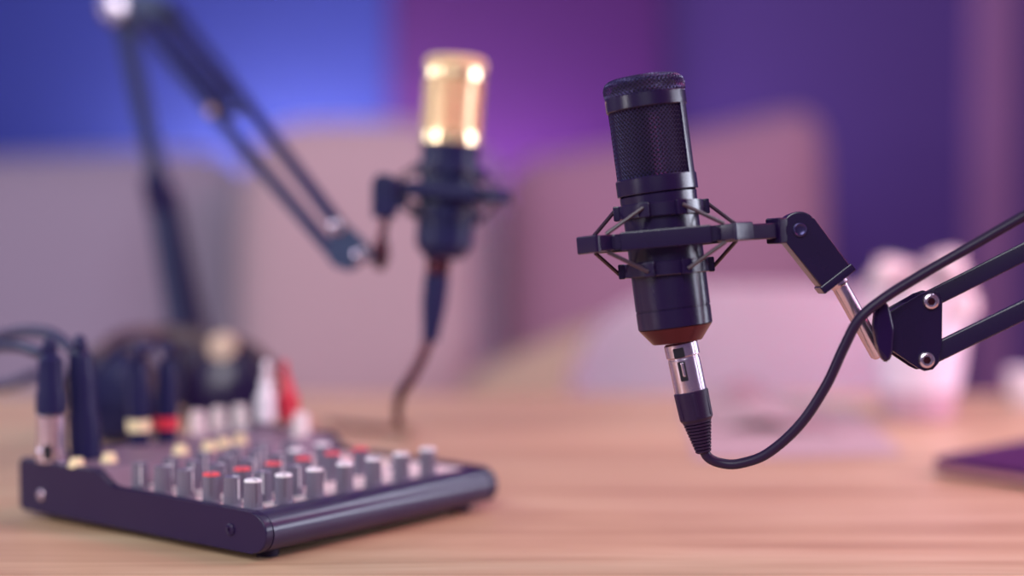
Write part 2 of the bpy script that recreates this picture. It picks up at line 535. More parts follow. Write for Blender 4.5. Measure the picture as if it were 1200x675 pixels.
paper('paper_sheet', 'large white paper sheet lying flat under the curled page', A4, .0008, 'paper', lambda u, v: 0)
B4 = [on(838, 505), on(985, 508), on(960, 470), on(812, 470)]
paper('magazine_page', 'curled white page with dark printed pictures lying on the larger sheet', B4, .0026, 'paper',
      lambda u, v: .020 * math.sin(PI * min(1, u * 1.25)) ** 2 * (.5 + .5 * v), [(.22, .52, .55, .95), (.70, .95, .12, .35)])

# ------------------------------------------------------------------ laptop at right
def laptop():
    a = on(1087, 557); b = on(1200, 573); c = on(1200, 508, TZ + .013)
    x = (b - a); x.z = 0
    y = Vector((-x.y, x.x, 0))
    fr = frame((a.x, a.y, TZ), x, y)
    s = thing('laptop', 'dark purplish closed laptop lying at right edge of table', 'laptop', fr)
    w, d = .30, .21
    def rr(x0, y0, x1, y1, r, n=6):
        out = []
        for cx, cy, a0 in ((x1 - r, y0 + r, -PI / 2), (x1 - r, y1 - r, 0), (x0 + r, y1 - r, PI / 2), (x0 + r, y0 + r, PI)):
            for i in range(n + 1):
                t = a0 + PI / 2 * i / n
                out.append((cx + r * math.cos(t), cy + r * math.sin(t)))
        return out
    bm = bmesh.new(); prism(bm, rr(0.004, 0.004, w - .004, d - .004, .01), .0015, .004); obj('underside', bm, M['inner'], s)
    bm = bmesh.new(); prism(bm, rr(0, 0, w, d, .012), .004, .0095, bev=.0008); obj('base', bm, M['laptoplit'], s)
    bm = bmesh.new(); prism(bm, rr(.001, .001, w - .001, d - .001, .012), .0102, .0145, bev=.0008); obj('lid', bm, M['laptop'], s)
    for x in (.03, w - .03):
        for y in (.03, d - .03):
            bm = bmesh.new(); lathe(bm, [(.006, 0), (.006, .002)], 16, T((x, y, 0))); obj('rubber_foot', bm, M['blackmatte'], s)
    bm = bmesh.new(); box(bm, (w / 2, d - .004, .0098), (w * .8, .007, .006), bev=.001); obj('hinge', bm, M['inner'], s)
laptop()

# ------------------------------------------------------------------ condenser microphones
def microphone(label, mw, yaw, grille, core, frame_m, body_m, taper_m):
    s = thing('condenser_microphone', label, 'microphone', mw @ Matrix.Rotation(yaw, 4, 'Z'))
    mm = .001
    bm = bmesh.new()
    lathe(bm, [(14.5 * mm, 0), (15 * mm, .3 * mm), (22 * mm, 9.2 * mm)], 64); obj('taper_ring', bm, M[taper_m], s)
    bm = bmesh.new()
    lathe(bm, [(21.5 * mm, 9.2 * mm), (22.4 * mm, 9.8 * mm), (22.5 * mm, 20 * mm), (22.0 * mm, 20.3 * mm), (22.0 * mm, 20.8 * mm), (22.5 * mm, 21.1 * mm), (22.6 * mm, 81.6 * mm), (22.2 * mm, 82 * mm)], 72); obj('body', bm, M[body_m], s)
    bm = bmesh.new()
    lathe(bm, [(22 * mm, 82 * mm), (23 * mm, 82.4 * mm), (23.2 * mm, 89.4 * mm), (22.4 * mm, 90 * mm)], 72); obj('collar', bm, M[body_m], s)
    # head frame: lower ring, two side rails, upper ring
    bm = bmesh.new()
    lathe(bm, [(22 * mm, 90 * mm), (24.2 * mm, 90.4 * mm), (24.4 * mm, 91 * mm), (24.4 * mm, 99.5 * mm), (23.8 * mm, 100.2 * mm), (22.4 * mm, 100.2 * mm)], 72)
    lathe(bm, [(22.4 * mm, 141 * mm), (23.8 * mm, 141 * mm), (24.4 * mm, 141.6 * mm), (24.4 * mm, 149 * mm), (23.9 * mm, 149.6 * mm), (22.4 * mm, 149.6 * mm)], 72)
    n = 8
    w = math.radians(9)
    for sd in (0, PI):
        pf = [(24.3, -w + 2 * w * i / n) for i in range(n + 1)] + [(22.9, w - 2 * w * i / n) for i in range(n + 1)]
        prism(bm, [(r * mm * math.cos(sd + a), r * mm * math.sin(sd + a)) for r, a in pf], 99.8 * mm, 141.4 * mm)
    obj('head_frame', bm, M[frame_m], s)
    # inner core seen through the mesh
    bm = bmesh.new()
    lathe(bm, [(20.6 * mm, 95 * mm), (20.6 * mm, 152 * mm), (19 * mm, 156 * mm), (16 * mm, 157.4 * mm)], 48); obj('foam_core', bm, M[core], s)
    # woven wire grille: side wall, then the rounded top
    def wall(u, v):
        a = 2 * PI * u
        d = Vector((math.cos(a), math.sin(a), 0))
        return d * 22.6 * mm + Vector((0, 0, (99.5 + 42 * v) * mm)), d
    bm = wire_sheet(wall, 54, 31, .30 * mm); obj('grille', bm, M[grille], s, 80)
    prof = [(23.6, 149.4), (24.3, 151.5), (24.3, 155), (23.5, 157.6), (21.4, 159.5), (18, 160.2), (10, 160.7), (.8, 160.8)]
    ln = [0]
    for a, b in zip(prof, prof[1:]): ln.append(ln[-1] + math.hypot(a[0] - b[0], a[1] - b[1]))
    def dome(u, v):
        q = v * ln[-1]
        for i in range(len(prof) - 1):
            if q <= ln[i + 1] + 1e-9: break
        t = (q - ln[i]) / (ln[i + 1] - ln[i])
        r = prof[i][0] + (prof[i + 1][0] - prof[i][0]) * t
        z = prof[i][1] + (prof[i + 1][1] - prof[i][1]) * t
        a = 2 * PI * u
        d = Vector((math.cos(a), math.sin(a), 0))
        mx = Vector((d.x * .3, d.y * .3, 1)).normalized() if r < 21 else (d + Vector((0, 0, .15))).normalized()
        return d * r * mm + Vector((0, 0, z * mm)), mx
    bm = wire_sheet(dome, 54, 24, .36 * mm); obj('top_grille', bm, M[grille], s, 80)
    return s

def cord(bm, a, b, r=.0012): return tube(bm, [a, b], r, 8, smooth=False)

# front microphone
MIC_D = 1.0
mb = at(794, 401, MIC_D); mt = at(753, 92, MIC_D)
mz = (mt - mb).normalized()
MW = zframe(mb, mz)
microphone('black condenser microphone in focus, hanging in the front shock mount', MW, math.radians(-30), 'mesh', 'inner', 'black', 'black', 'taper')

def shock_mount(label, origin, axis, hint, lugs, m_plastic, m_cord, arm=None):
    """origin on the microphone axis at the outer ring's middle; lugs = angle list [deg]."""
    mw = zframe(origin, axis, hint)
    s = thing('shock_mount', label, 'shock mount', mw)
    mm = .001
    # outer ring: a six-sided band, a lug on every short side
    Rl, hw = 42 * mm, 11 * mm
    def ring_poly(d):
        out = []
        for a in sorted(lugs):
            for t in (-1, 1):
                c, n_ = math.cos(math.radians(a)), math.sin(math.radians(a))
                x, y = Rl - d, t * (hw - d * .25)
                out.append((x * c - y * n_, x * n_ + y * c))
        return out
    bm = bmesh.new()
    po, pi_ = ring_poly(0), ring_poly(4 * mm)
    N = len(po)
    v = [[bm.verts.new((x, y, z)) for x, y in pp] for pp, z in ((po, -4.6 * mm), (po, 4.6 * mm), (pi_, 4.6 * mm), (pi_, -4.6 * mm))]
    for k in range(4):
        a, b = v[k], v[(k + 1) % 4]
        for i in range(N):
            j = (i + 1) % N
            bm.faces.new((a[i], a[j], b[j], b[i]))
    bmesh.ops.bevel(bm, geom=bm.edges[:], offset=.0007, segments=2, affect='EDGES')
    obj('outer_ring', bm, M[m_plastic], s)
    # raised bars on the three long sides
    for i in range(1, N, 2):
        p, q = Vector(po[i]), Vector(po[(i + 1) % N])
        mid = (p + q) / 2
        R = Matrix.Rotation(math.atan2(mid.y, mid.x), 4, 'Z')
        bm = bmesh.new(); box(bm, (mid.length + .3 * mm, 0, 0), (4.4 * mm, (q - p).length * .86, 10.8 * mm), R, .0008)
        obj('ring_bar', bm, M[m_plastic], s)
    Ro = Rl - 2 * mm
    for a in lugs:
        R = Matrix.Rotation(math.radians(a), 4, 'Z')
        bm = bmesh.new(); box(bm, (Ro + 5 * mm, 0, 0), (14 * mm, 19 * mm, 9.6 * mm), R, .0012)
        box(bm, (Ro + 12.4 * mm, 0, 0), (3.4 * mm, 23 * mm, 10.6 * mm), R, .001)
        obj('lug', bm, M[m_plastic], s)
    # inner clamp rings above and below
    for z in (17.5 * mm, -17.5 * mm):
        bm = bmesh.new()
        hh = 4.2 * mm
        lathe(bm, [(23.0 * mm, -hh), (25.2 * mm, -hh), (25.6 * mm, -hh + .5 * mm), (25.6 * mm, hh - .5 * mm), (25.2 * mm, hh), (23.0 * mm, hh), (23.0 * mm, -hh)], 64, T((0, 0, z)), close=False)
        ring = obj('inner_ring', bm, M[m_plastic], s)
        for a in lugs:
            for da in (-36, 36):
                R = Matrix.Rotation(math.radians(a + da), 4, 'Z')
                b2 = bmesh.new(); box(b2, (26.8 * mm, 0, z), (4.0 * mm, 7 * mm, 9 * mm), R, .0008); obj('hook', b2, M[m_plastic], ring)
    for a in lugs:
        for da, dl in ((-36, -7), (36, 7)):
            for z in (17.5 * mm, -17.5 * mm):
                p = Matrix.Rotation(math.radians(a + da), 4, 'Z') @ Vector((28.6 * mm, 0, z * 1.08))
                q = Matrix.Rotation(math.radians(a), 4, 'Z') @ Vector((Ro + 4 * mm, dl * mm, (5.2 * mm if z > 0 else -5.2 * mm)))
                b2 = bmesh.new(); cord(b2, p, q); obj('elastic_cord', b2, M[m_cord], s)
    return s, mw

so = mb + mz * .0625
sax = (mz + Vector((0.045, 0, 0))).normalized()
sm, SMW = shock_mount('black shock mount with elastic cords around the front microphone', so, sax, (1, 0.0, 0), (-33, -153, 87), 'black', 'cord')
SINV = SMW.inverted()
# rigid arm, hinge and socket of the mount
def sl(px, py, d=MIC_D): return SINV @ at(px, py, d)
bm = bmesh.new(); bar(bm, sl(843, 274.5, .976), sl(912, 270, .995), .009, .0095, SINV.to_3x3() @ UP, .0012)
obj('arm', bm, M['black'], sm)
bm = bmesh.new(); bar(bm, sl(905, 271, .993), sl(920, 270, .998), .013, .0155, SINV.to_3x3() @ UP, .0012); obj('arm_collar', bm, M['black'], sm)
def front_plane(px, py, d):     # local frame lying in the picture plane, for flat brackets
    return SINV @ frame(at(px, py, d), RT, UP)
# hinge: rounded-end block, tilted
ax = Vector((977 - 935, -(322 - 268), 0)).normalized()     # direction down-right in (right, up)
L = math.hypot(42, 56) / F_PX
r = 21.5 / F_PX
fp = SINV @ frame(at(934, 270, MIC_D), RT * ax.x + UP * ax.y, RT * -ax.y + UP * ax.x)
poly = [(r * math.cos(a), r * math.sin(a)) for a in [PI / 2 + PI * i / 16 for i in range(17)]] + [(L, -r * .98), (L + .0018, -r * .9), (L + .0018, r * .9), (L, r * .98)]
bm = bmesh.new(); prism(bm, poly, -.0095, .0095, fp, .0012); hk = obj('hinge', bm, M['black'], sm)
bm = bmesh.new(); box(bm, (L + .001, 0, 0), (.005, r * 2.16, .021), fp, .0008); obj('hinge_foot', bm, M['black'], hk)
bm = bmesh.new(); lathe(bm, [(.0042, .009), (.0042, .0108), (.0034, .0112), (.0030, .0108), (.0012, .0104)], 24, fp); obj('hinge_bolt', bm, M['mesh'], hk)
# knurled stud into the boom
st0, st1 = at(979, 326, MIC_D), at(1031, 418, MIC_D + .004)
bm = bmesh.new()
q0, q1 = SINV @ st0, SINV @ st1
zf = zframe(q0, q1 - q0)
Ls = (q1 - q0).length
prof = [(.0062, -.002), (.0062, .004), (.0052, .005)]
prof += [(.0050, .006), (.0050, Ls - .002), (.0036, Ls)]
lathe(bm, prof, 24, zf); obj('threaded_stud', bm, M['steel'], sm)

# ------------------------------------------------------------------ front boom arm
def boom_front():
    D = 1.0
    base = Vector((.66, 1.02, TZ))
    s = thing('boom_arm', 'black scissor boom arm reaching in from right to front microphone', 'microphone arm', T(base))
    B = T(-base)
    fp = B @ frame(at(0, 0, D), RT, UP)
    k = 1 / F_PX * D
    def pp(px, py): return (px * k, -py * k)
    pl = [pp(1036, 366), pp(1075, 344), pp(1086, 340), pp(1095, 343), pp(1099, 352), pp(1098, 402), pp(1095, 424), pp(1088, 432), pp(1078, 434), pp(1070, 430), pp(1037, 408)]
    for z, nm in ((.0085, 'bracket'), (-.0115, 'bracket')):
        bm = bmesh.new(); prism(bm, pl, z, z + .003, fp, .0006); br = obj(nm, bm, M['black'], s)
        if z > 0:
            for px, py in ((1085, 353), (1080, 421)):
                b2 = bmesh.new()
                lathe(b2, [(9.6 * k, .0112), (9.6 * k, .0128), (8.6 * k, .0138), (6.6 * k, .0142), (6.0 * k, .0132), (3.0 * k, .0130)], 32, fp @ T((px * k, -py * k, 0))); obj('bolt', b2, M['steel'], br)
                b2 = bmesh.new(); lathe(b2, [(4.6 * k, .0126), (4.6 * k, .0137)], 6, fp @ T((px * k, -py * k, 0))); obj('bolt_socket', b2, M['taper'], br)
    bm = bmesh.new(); prism(bm, [pp(1036, 368), pp(1062, 354), pp(1062, 421), pp(1037, 406)], -.0085, .0085, fp, .0006); obj('bracket_core', bm, M['black'], s)
    # clamp block taking the stud and its winged knob
    bm = bmesh.new(); prism(bm, [pp(1029, 372), pp(1040, 372), pp(1040, 404), pp(1029, 404)], -.011, .0125, fp, .001); obj('stud_clamp', bm, M['black'], s)
    bm = bmesh.new()
    kn = [pp(1018, 352), pp(1026, 349), pp(1034, 358), pp(1040, 384), pp(1038, 412), pp(1034, 423), pp(1026, 422), pp(1020, 405), pp(1015, 384)]
    prism(bm, kn, .012, .021, fp, .0028, 3); obj('clamp_knob', bm, M['gloss'], s)
    # the two parallel bars
    far = 3.6
    e1, e2 = Vector((1085, 353)), Vector((1080, 421))
    dv = Vector((112, -56))
    dv2 = Vector((118, -57))
    for e, dd, nm, w in ((e1, dv, 'upper_bar', 21), (e2, dv2, 'lower_bar', 22)):
        a = at(e.x, e.y, D)
        b = at(e.x + dd.x * far, e.y + dd.y * far, D - .045)
        bm = bmesh.new(); bar(bm, B @ a, B @ b, .016, w * k, UP, .0012); obj(nm, bm, M['black'], s)
    # elbow, column and clamp at the table, right of the frame
    eb = at(e1.x + dv.x * far, e1.y + dv.y * far + 30, D - .045)
    bm = bmesh.new(); lathe(bm, [(.028, -.016), (.03, -.014), (.03, .014), (.028, .016)], 32, B @ frame(eb, RT, UP)); obj('elbow', bm, M['black'], s)
    for dx in (-.014, .014):
        bm = bmesh.new(); bar(bm, B @ (eb + Vector((dx, 0, 0))), Vector((dx, 0, .05)), .010, .010, (0, 1, 0)); obj('column_bar', bm, M['black'], s)
    bm = bmesh.new(); lathe(bm, [(.04, 0), (.04, .006), (.02, .012), (.018, .06), (.016, .062)], 32); obj('base', bm, M['black'], s)
boom_front()

# front microphone cable with its connector
def xlr_cable_front():
    D = 1.0
    a, b = at(797.5, 402, D), at(825, 532, D)
    s = thing('microphone_cable', 'black cable with silver connector hanging from front microphone', 'cable', T(a))
    B = T(-a)
    z = (b - a).normalized()
    fr = B @ zframe(a, z, (1, 0, 0))
    L = (b - a).length
    k = 1 / F_PX
    bm = bmesh.new()
    lathe(bm, [(18 * k, -1 * k), (20 * k, 1 * k), (20 * k, 15 * k), (18.3 * k, 16.5 * k), (18.3 * k, 18.5 * k), (18.9 * k, 20 * k), (19 * k, 57 * k), (17.5 * k, 59 * k)], 48, fr)
    cn = obj('connector_shell', bm, M['steel'], s)
    R = Matrix.Rotation(math.radians(108), 4, 'Z')      # latch turned to the camera
    bm = bmesh.new(); box(bm, (19.0 * k, 0, 10 * k), (3 * k, 13 * k, 12 * k), fr @ R, .0008); obj('latch', bm, M['inner'], cn)
    bm = bmesh.new(); box(bm, (18.8 * k, 0, 32 * k), (2.6 * k, 9 * k, 23 * k), fr @ R, .0006); obj('latch_slot', bm, M['inner'], cn)
    bm = bmesh.new(); box(bm, (19.4 * k, -1.2 * k, 30 * k), (2.4 * k, 4 * k, 17 * k), fr @ R, .0006); obj('latch_tongue', bm, M['steel'], cn)
    # moulded strain relief with ribs
    prof = [(18.5 * k, 57 * k), (20.4 * k, 58.5 * k), (19.6 * k, 90 * k), (17.6 * k, 93 * k)]
    n = 10
    z0, z1 = 93 * k, L - 1 * k
    for i in range(n):
        t = i / n; t2 = (i + .62) / n; t3 = (i + 1) / n
        r = lambda u: (17.2 - 8.4 * u) * k
        prof += [(r(t), z0 + (z1 - z0) * t), (r(t2), z0 + (z1 - z0) * t2), (r(t2) - 1.7 * k, z0 + (z1 - z0) * (t2 + .02)), (r(t3) - 1.7 * k, z0 + (z1 - z0) * t3 - .2 * k)]
    prof.append((6 * k, z1))
    bm = bmesh.new(); lathe(bm, prof, 40, fr); bt = obj('boot', bm, M['rubber'], s, 30)
    for da in (-60, 0, 60):
        R2 = Matrix.Rotation(math.radians(90 + da), 4, 'Z')
        bm = bmesh.new(); box(bm, (19.4 * k, 0, 74 * k), (2.6 * k, 5 * k, 28 * k), fr @ R2, .0005); obj('boot_rib', bm, M['rubber'], bt)
    pts = [at(822, 517, D), at(829, 535, D), at(846, 543, D), at(868, 543, D - .002), at(900, 531, D - .006), at(938, 497, D - .012), at(968, 452, D - .018), at(989, 407, D - .022), at(1007, 374, D - .025),
           at(1035, 350, D - .025), at(1078, 323, D - .024), at(1130, 293, D - .026), at(1200, 253, D - .032), at(1290, 203, D - .045), at(1400, 150, D - .06)]
    bm = bmesh.new(); tube(bm, [B @ p for p in pts], 6.0 * k, 14, 8); obj('cord', bm, M['rubber'], s)
xlr_cable_front()

# ------------------------------------------------------------------ gold-headed microphone at the back
D2 = 1.32
k2 = D2 / F_PX
b2 = at(519, 303, D2); t2 = at(535, 66, D2)
z2 = (t2 - b2).normalized()
L2 = (t2 - b2).length
sc = L2 / .1608
MW2 = zframe(b2, z2) @ Matrix.Scale(sc, 4)
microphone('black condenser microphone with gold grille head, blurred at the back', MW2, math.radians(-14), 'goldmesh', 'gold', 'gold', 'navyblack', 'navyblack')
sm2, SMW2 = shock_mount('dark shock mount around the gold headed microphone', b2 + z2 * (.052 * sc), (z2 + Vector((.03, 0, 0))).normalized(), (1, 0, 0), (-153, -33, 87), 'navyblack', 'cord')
S2 = SMW2.inverted()
def s2(px, py, d=D2): return S2 @ at(px, py, d)
bm = bmesh.new(); bar(bm, s2(478, 234, D2 - .02), s2(452, 231, D2 - .02), .012, 22 * k2, S2.to_3x3() @ UP); obj('arm', bm, M['navyblack'], sm2)
bm = bmesh.new(); prism(bm, [(-14 * k2, -24 * k2), (14 * k2, -24 * k2), (14 * k2, 20 * k2), (6 * k2, 26 * k2), (-8 * k2, 26 * k2), (-14 * k2, 16 * k2)], -.011, .011, S2 @ frame(at(451, 231, D2 - .02), RT, UP), .002); obj('hinge', bm, M['navyblack'], sm2)
bm = bmesh.new(); tube(bm, [s2(455, 240, D2 - .02), s2(446, 285, D2 - .02), s2(445, 300, D2 - .02)], .0035, 14, smooth=False); obj('threaded_stud', bm, M['taper'], sm2)
# its own cable, hanging loose down to the table
a = at(514, 304, D2); b = at(505, 322, D2)
s = thing('microphone_cable', 'dark cable hanging from the gold headed microphone onto table', 'cable', T(a))
Bm = T(-a)
fr = Bm @ zframe(a, at(507, 372, D2) - a)
bm = bmesh.new(); lathe(bm, [(14 * k2, -1 * k2), (14.5 * k2, 0), (14 * k2, 17 * k2), (13 * k2, 18 * k2)], 32, fr); obj('connector_shell', bm, M['taper'], s)
bm = bmesh.new(); lathe(bm, [(13 * k2, 18 * k2), (15 * k2, 19 * k2), (14.5 * k2, 52 * k2), (10.5 * k2, 84 * k2), (9.5 * k2, 96 * k2)], 32, fr); obj('boot', bm, M['navyblack'], s)
pe = on(478, 510); pe.z += .0045
pts = [at(503, 396, D2), at(494, 420, D2), at(480, 446, D2), at(470, 462, D2 + .01), at(466, 480, D2 + .03), at(468, 497, D2 + .06), pe, on(440, 512) + Vector((0, .02, .0045)), on(380, 508) + Vector((0, .03, .0045))]
bm = bmesh.new(); tube(bm, [Bm @ p for p in pts], [6.5 * k2, 6.5 * k2, 5 * k2, 4.6 * k2], 12, 8); obj('cord', bm, M['taper'], s)

# ------------------------------------------------------------------ back boom arm
def boom_back():
    base = Vector((-.352, 1.79, TZ))
    s = thing('boom_arm', 'dark blurred scissor boom arm standing behind mixer, holding gold microphone', 'microphone arm', T(base))
    B = T(-base)
    De, Dt = 1.66, 1.33
    ke = De / F_PX
    def pipe(nm, p, q, w, m, h=None):
        bm = bmesh.new(); bar(bm, B @ p, B @ q, w, h or w, (0, 1, 0), w * .12); return obj(nm, bm, M[m], s)
    elbow = at(146, 16, De)
    # lower column: two bars and the brace between
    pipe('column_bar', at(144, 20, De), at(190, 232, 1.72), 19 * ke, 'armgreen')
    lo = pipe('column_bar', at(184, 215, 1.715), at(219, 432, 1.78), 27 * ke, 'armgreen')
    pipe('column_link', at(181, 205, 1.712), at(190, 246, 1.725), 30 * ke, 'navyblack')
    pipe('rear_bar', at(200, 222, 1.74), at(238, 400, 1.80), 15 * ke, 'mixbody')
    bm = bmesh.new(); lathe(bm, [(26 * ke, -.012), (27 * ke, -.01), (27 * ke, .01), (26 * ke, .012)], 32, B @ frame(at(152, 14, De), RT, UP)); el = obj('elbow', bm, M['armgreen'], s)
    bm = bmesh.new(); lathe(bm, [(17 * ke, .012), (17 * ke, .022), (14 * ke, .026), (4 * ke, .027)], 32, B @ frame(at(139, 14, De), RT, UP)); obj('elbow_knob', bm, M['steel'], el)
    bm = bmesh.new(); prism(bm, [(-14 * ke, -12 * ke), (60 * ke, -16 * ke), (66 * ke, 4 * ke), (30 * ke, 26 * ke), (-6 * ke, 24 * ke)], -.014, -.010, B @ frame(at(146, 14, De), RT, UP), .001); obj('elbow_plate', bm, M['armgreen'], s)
    # upper arm: two parallel bars, cross link, spring
    u0, u1 = at(152, 16, De), at(394, 300, Dt)
    v0, v1 = at(200, 6, De), at(403, 272, Dt)
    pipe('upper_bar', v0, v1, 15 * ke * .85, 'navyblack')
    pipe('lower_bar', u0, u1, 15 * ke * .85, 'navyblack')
    m0, m1 = u0.lerp(u1, .46), v0.lerp(v1, .52)
    bm = bmesh.new(); bar(bm, B @ m0, B @ m1, .008, .012, (0, 1, 0)); ln = obj('cross_link', bm, M['navyblack'], s)
    bm = bmesh.new(); lathe(bm, [(5 * ke, -.008), (5 * ke, .008), (4 * ke, .010)], 20, B @ frame(m0 - Vector((0, .006, 0)), RT, UP)); obj('link_bolt', bm, M['beige'], ln)
    # spring between the bars, in the arm's upper half
    bm = bmesh.new()
    c0, c1 = u0.lerp(v0, .5).lerp(u1.lerp(v1, .5), .05), u0.lerp(v0, .5).lerp(u1.lerp(v1, .5), .45)
    fz = zframe(c0, c1 - c0); Ln = (c1 - c0).length
    turns, n = 46, 46 * 10
    tube(bm, [B @ (fz @ Vector((.0065 * math.cos(2 * PI * turns * i / n), .0065 * math.sin(2 * PI * turns * i / n), Ln * i / n))) for i in range(n + 1)], .0011, 5, smooth=False)
    obj('spring', bm, M['navyblack'], s)
    kt = Dt / F_PX
    fpt = B @ frame(at(0, 0, Dt), RT, UP)
    P = lambda x, y: (x * kt, -y * kt)
    for z in (-.009, .006):
        bm = bmesh.new(); prism(bm, [P(392, 262), P(404, 260), P(430, 284), P(432, 304), P(410, 318), P(392, 312), P(384, 300)], z, z + .003, fpt, .0006); br = obj('bracket', bm, M['armgreen'], s)
        if z > 0:
            for px, py in ((397, 266), (424, 300)):
                b3 = bmesh.new(); lathe(b3, [(9 * kt, .009), (9 * kt, .0125), (6 * kt, .0145), (2 * kt, .0148)], 24, fpt @ T((px * kt, -py * kt, 0))); obj('bolt', b3, M['steel'], br)
    bm = bmesh.new(); prism(bm, [P(420, 292), P(440, 290), P(440, 306), P(420, 308)], -.006, .006, fpt, .0006); obj('stud_clamp', bm, M['armgreen'], s)
    bm = bmesh.new(); prism(bm, [P(438, 286), P(446, 278), P(455, 282), P(456, 304), P(449, 318), P(440, 316)], -.008, .010, fpt, .002); obj('clamp_knob', bm, M['taper'], s)
    # clamp on the table's back edge
    bm = bmesh.new(); lathe(bm, [(.034, 0), (.034, .012), (.021, .02), (.019, .075), (.017, .078)], 32); obj('base', bm, M['navyblack'], s)
boom_back()

# ------------------------------------------------------------------ mixer
def mixer():
    A = on(312, 662); Bc = on(13, 607); Cc = on(584, 598)
    ex = (Cc - A); ex.z = 0; ex.normalize()
    fr = frame((A.x, A.y, TZ), ex, Vector((-ex.y, ex.x, 0)))
    inv = fr.inverted()
    mm = .001
    W, Dp = 229 * mm, 253 * mm
    s = thing('audio_mixer', 'black audio mixer with grey panel and rows of knobs', 'mixer', fr)
    h0, h1 = 29 * mm, 41 * mm
    ys, yr = 152 * mm, 166 * mm
    def lip(dz=0, inset=0.0):          # side outline: y back, z up, rounded front
        out = []
        r = 13 * mm
        for i in range(13):
            a = -PI / 2 - PI * i / 12
            out.append((r + inset + r * math.cos(a) * 1.0, 5 * mm + (h0 - 5 * mm + dz) / 2 + (h0 - 5 * mm + dz) / 2 * math.sin(a)))
        return out
    # frame with x = depth, y = height, z = width
    sx = Matrix(((0, 0, 1, 0), (1, 0, 0, 0), (0, 1, 0, 0), (0, 0, 0, 1)))
    body = [(12 * mm, 5 * mm), (12 * mm, 27.2 * mm), (ys, 27.2 * mm), (yr, h1 - 1.8 * mm), (Dp - 2 * mm, h1 - 1.8 * mm), (Dp - 2 * mm, 5 * mm)]
    bm = bmesh.new(); prism(bm, body, 6 * mm, W - 6 * mm, sx); obj('chassis', bm, M['mixbody'], s)
    side = lip(2 * mm) + [(ys - 3 * mm, h0 + 2 * mm), (ys + 3 * mm, h0 + 4 * mm), (yr - 2 * mm, h1 + .5 * mm), (yr + 3 * mm, h1 + 1.6 * mm), (Dp - 4 * mm, h1 + 1.6 * mm), (Dp, h1 - 2 * mm), (Dp, 8 * mm), (Dp - 3 * mm, 5 * mm)]
    for x0, x1 in ((0, 7 * mm), (W - 7 * mm, W)):
        bm = bmesh.new(); prism(bm, side, x0, x1, sx, 1.3 * mm, 3); sp = obj('side_panel', bm, M['mixbody'], s)
        if x0 == 0:
            for y in (32 * mm, Dp - 26 * mm):
                b3 = bmesh.new()
                f3 = Matrix(((0, 0, -1, 0), (1, 0, 0, y), (0, 1, 0, 18 * mm), (0, 0, 0, 1)))
                lathe(b3, [(3.8 * mm, -.3 * mm), (3.8 * mm, .7 * mm), (3.0 * mm, 1.2 * mm), (1.4 * mm, 1.3 * mm), (1.2 * mm, .6 * mm)], 24, f3); obj('screw', b3, M['gloss' if y < .1 else 'steel'], sp)
    bm = bmesh.new(); prism(bm, lip(1.2 * mm, .3 * mm) + [(22 * mm, h0 + 1 * mm), (22 * mm, 5 * mm)], 7.4 * mm, W - 7.4 * mm, sx); obj('front_bar', bm, M['mixlip'], s, 50)
    # rounded end blocks beside the bar
    for x0, x1 in ((7.2 * mm, 7.4 * mm),):
        pass
    # control panel sheet
    pa = [(22.2 * mm, 27.2 * mm), (22.2 * mm, h0), (ys, h0), (ys, 27.2 * mm)]
    bm = bmesh.new(); prism(bm, pa, 7.2 * mm, W - 7.2 * mm, sx); cp = obj('control_panel', bm, M['panel'], s)
    pa = [(ys + .1 * mm, 27.4 * mm), (ys + .1 * mm, h0), (yr, h1), (Dp - 2.5 * mm, h1), (Dp - 2.5 * mm, h1 - 1.7 * mm), (yr + .3 * mm, h1 - 1.7 * mm)]
    bm = bmesh.new(); prism(bm, pa, 7.2 * mm, W - 7.2 * mm, sx); jp = obj('jack_panel', bm, M['jackpanel_shade'], s)
    jp['label'] = 'raised jack panel at the back, shade put into its darker grey'
    # printed tick arcs and channel lines, one mesh
    ticks = bmesh.new()
    rows = [27, 46, 66, 91, 114, 137]
    cols = [13 + 28.2 * c for c in range(7)]
    def dash(x, y, lx, ly):
        box(ticks, (x * mm, y * mm, h0 + .05 * mm), (lx * mm, ly * mm, .25 * mm))
    for c in range(6): dash(cols[c] + 14.1, 88, .7, 118)
    spots = []
    for ri, y in enumerate(rows):
        for ci, x in enumerate(cols):
            if ri == 0 or (ri == 1 and ci < 3) or (ri == 2 and ci < 6) or (ri >= 3 and ci < 4) or (ri == 5 and ci < 6):
                spots.append((x if ci else x + 1.5, y, ri, ci))
    for (px, py) in ((347, 527), (378, 520)):
        r = FW + RT * ((px - 600) / F_PX) - UP * ((py - 337.5) / F_PX)
        q = inv @ (CAM + r * ((TZ + .048 - CAM.z) / r.z))
        spots.append((q.x / mm, q.y / mm, 9, 9))
    for x, y, ri, ci in spots:
        for a in range(-5, 6):
            t = math.radians(a * 27 + 90)
            dash(x + 8.6 * math.cos(t), y + 8.6 * math.sin(t), .8, .8)
    obj('printed_scale', ticks, M['ink'], s, smooth=False)
    # knobs
    def knob_mesh(r, h):
        bm = bmesh.new()
        n = 40
        prof = [(1.12, 0), (1.12, .07), (1.0, .10), (.93, .93)]
        rings = []
        for rr, z in prof:
            rings.append([])
            for i in range(n * 2):
                q = rr * (1.0 if (i % 4 < 2 or z < .09) else .94)
                rings[-1].append(bm.verts.new((q * r * math.cos(PI * i / n), q * r * math.sin(PI * i / n), z * h)))
        for a, b in zip(rings, rings[1:]):
            for i in range(2 * n):
                j = (i + 1) % (2 * n)
                bm.faces.new((a[i], a[j], b[j], b[i]))
        bm.faces.new(rings[0][::-1]); bm.faces.new(rings[-1])
        return bm
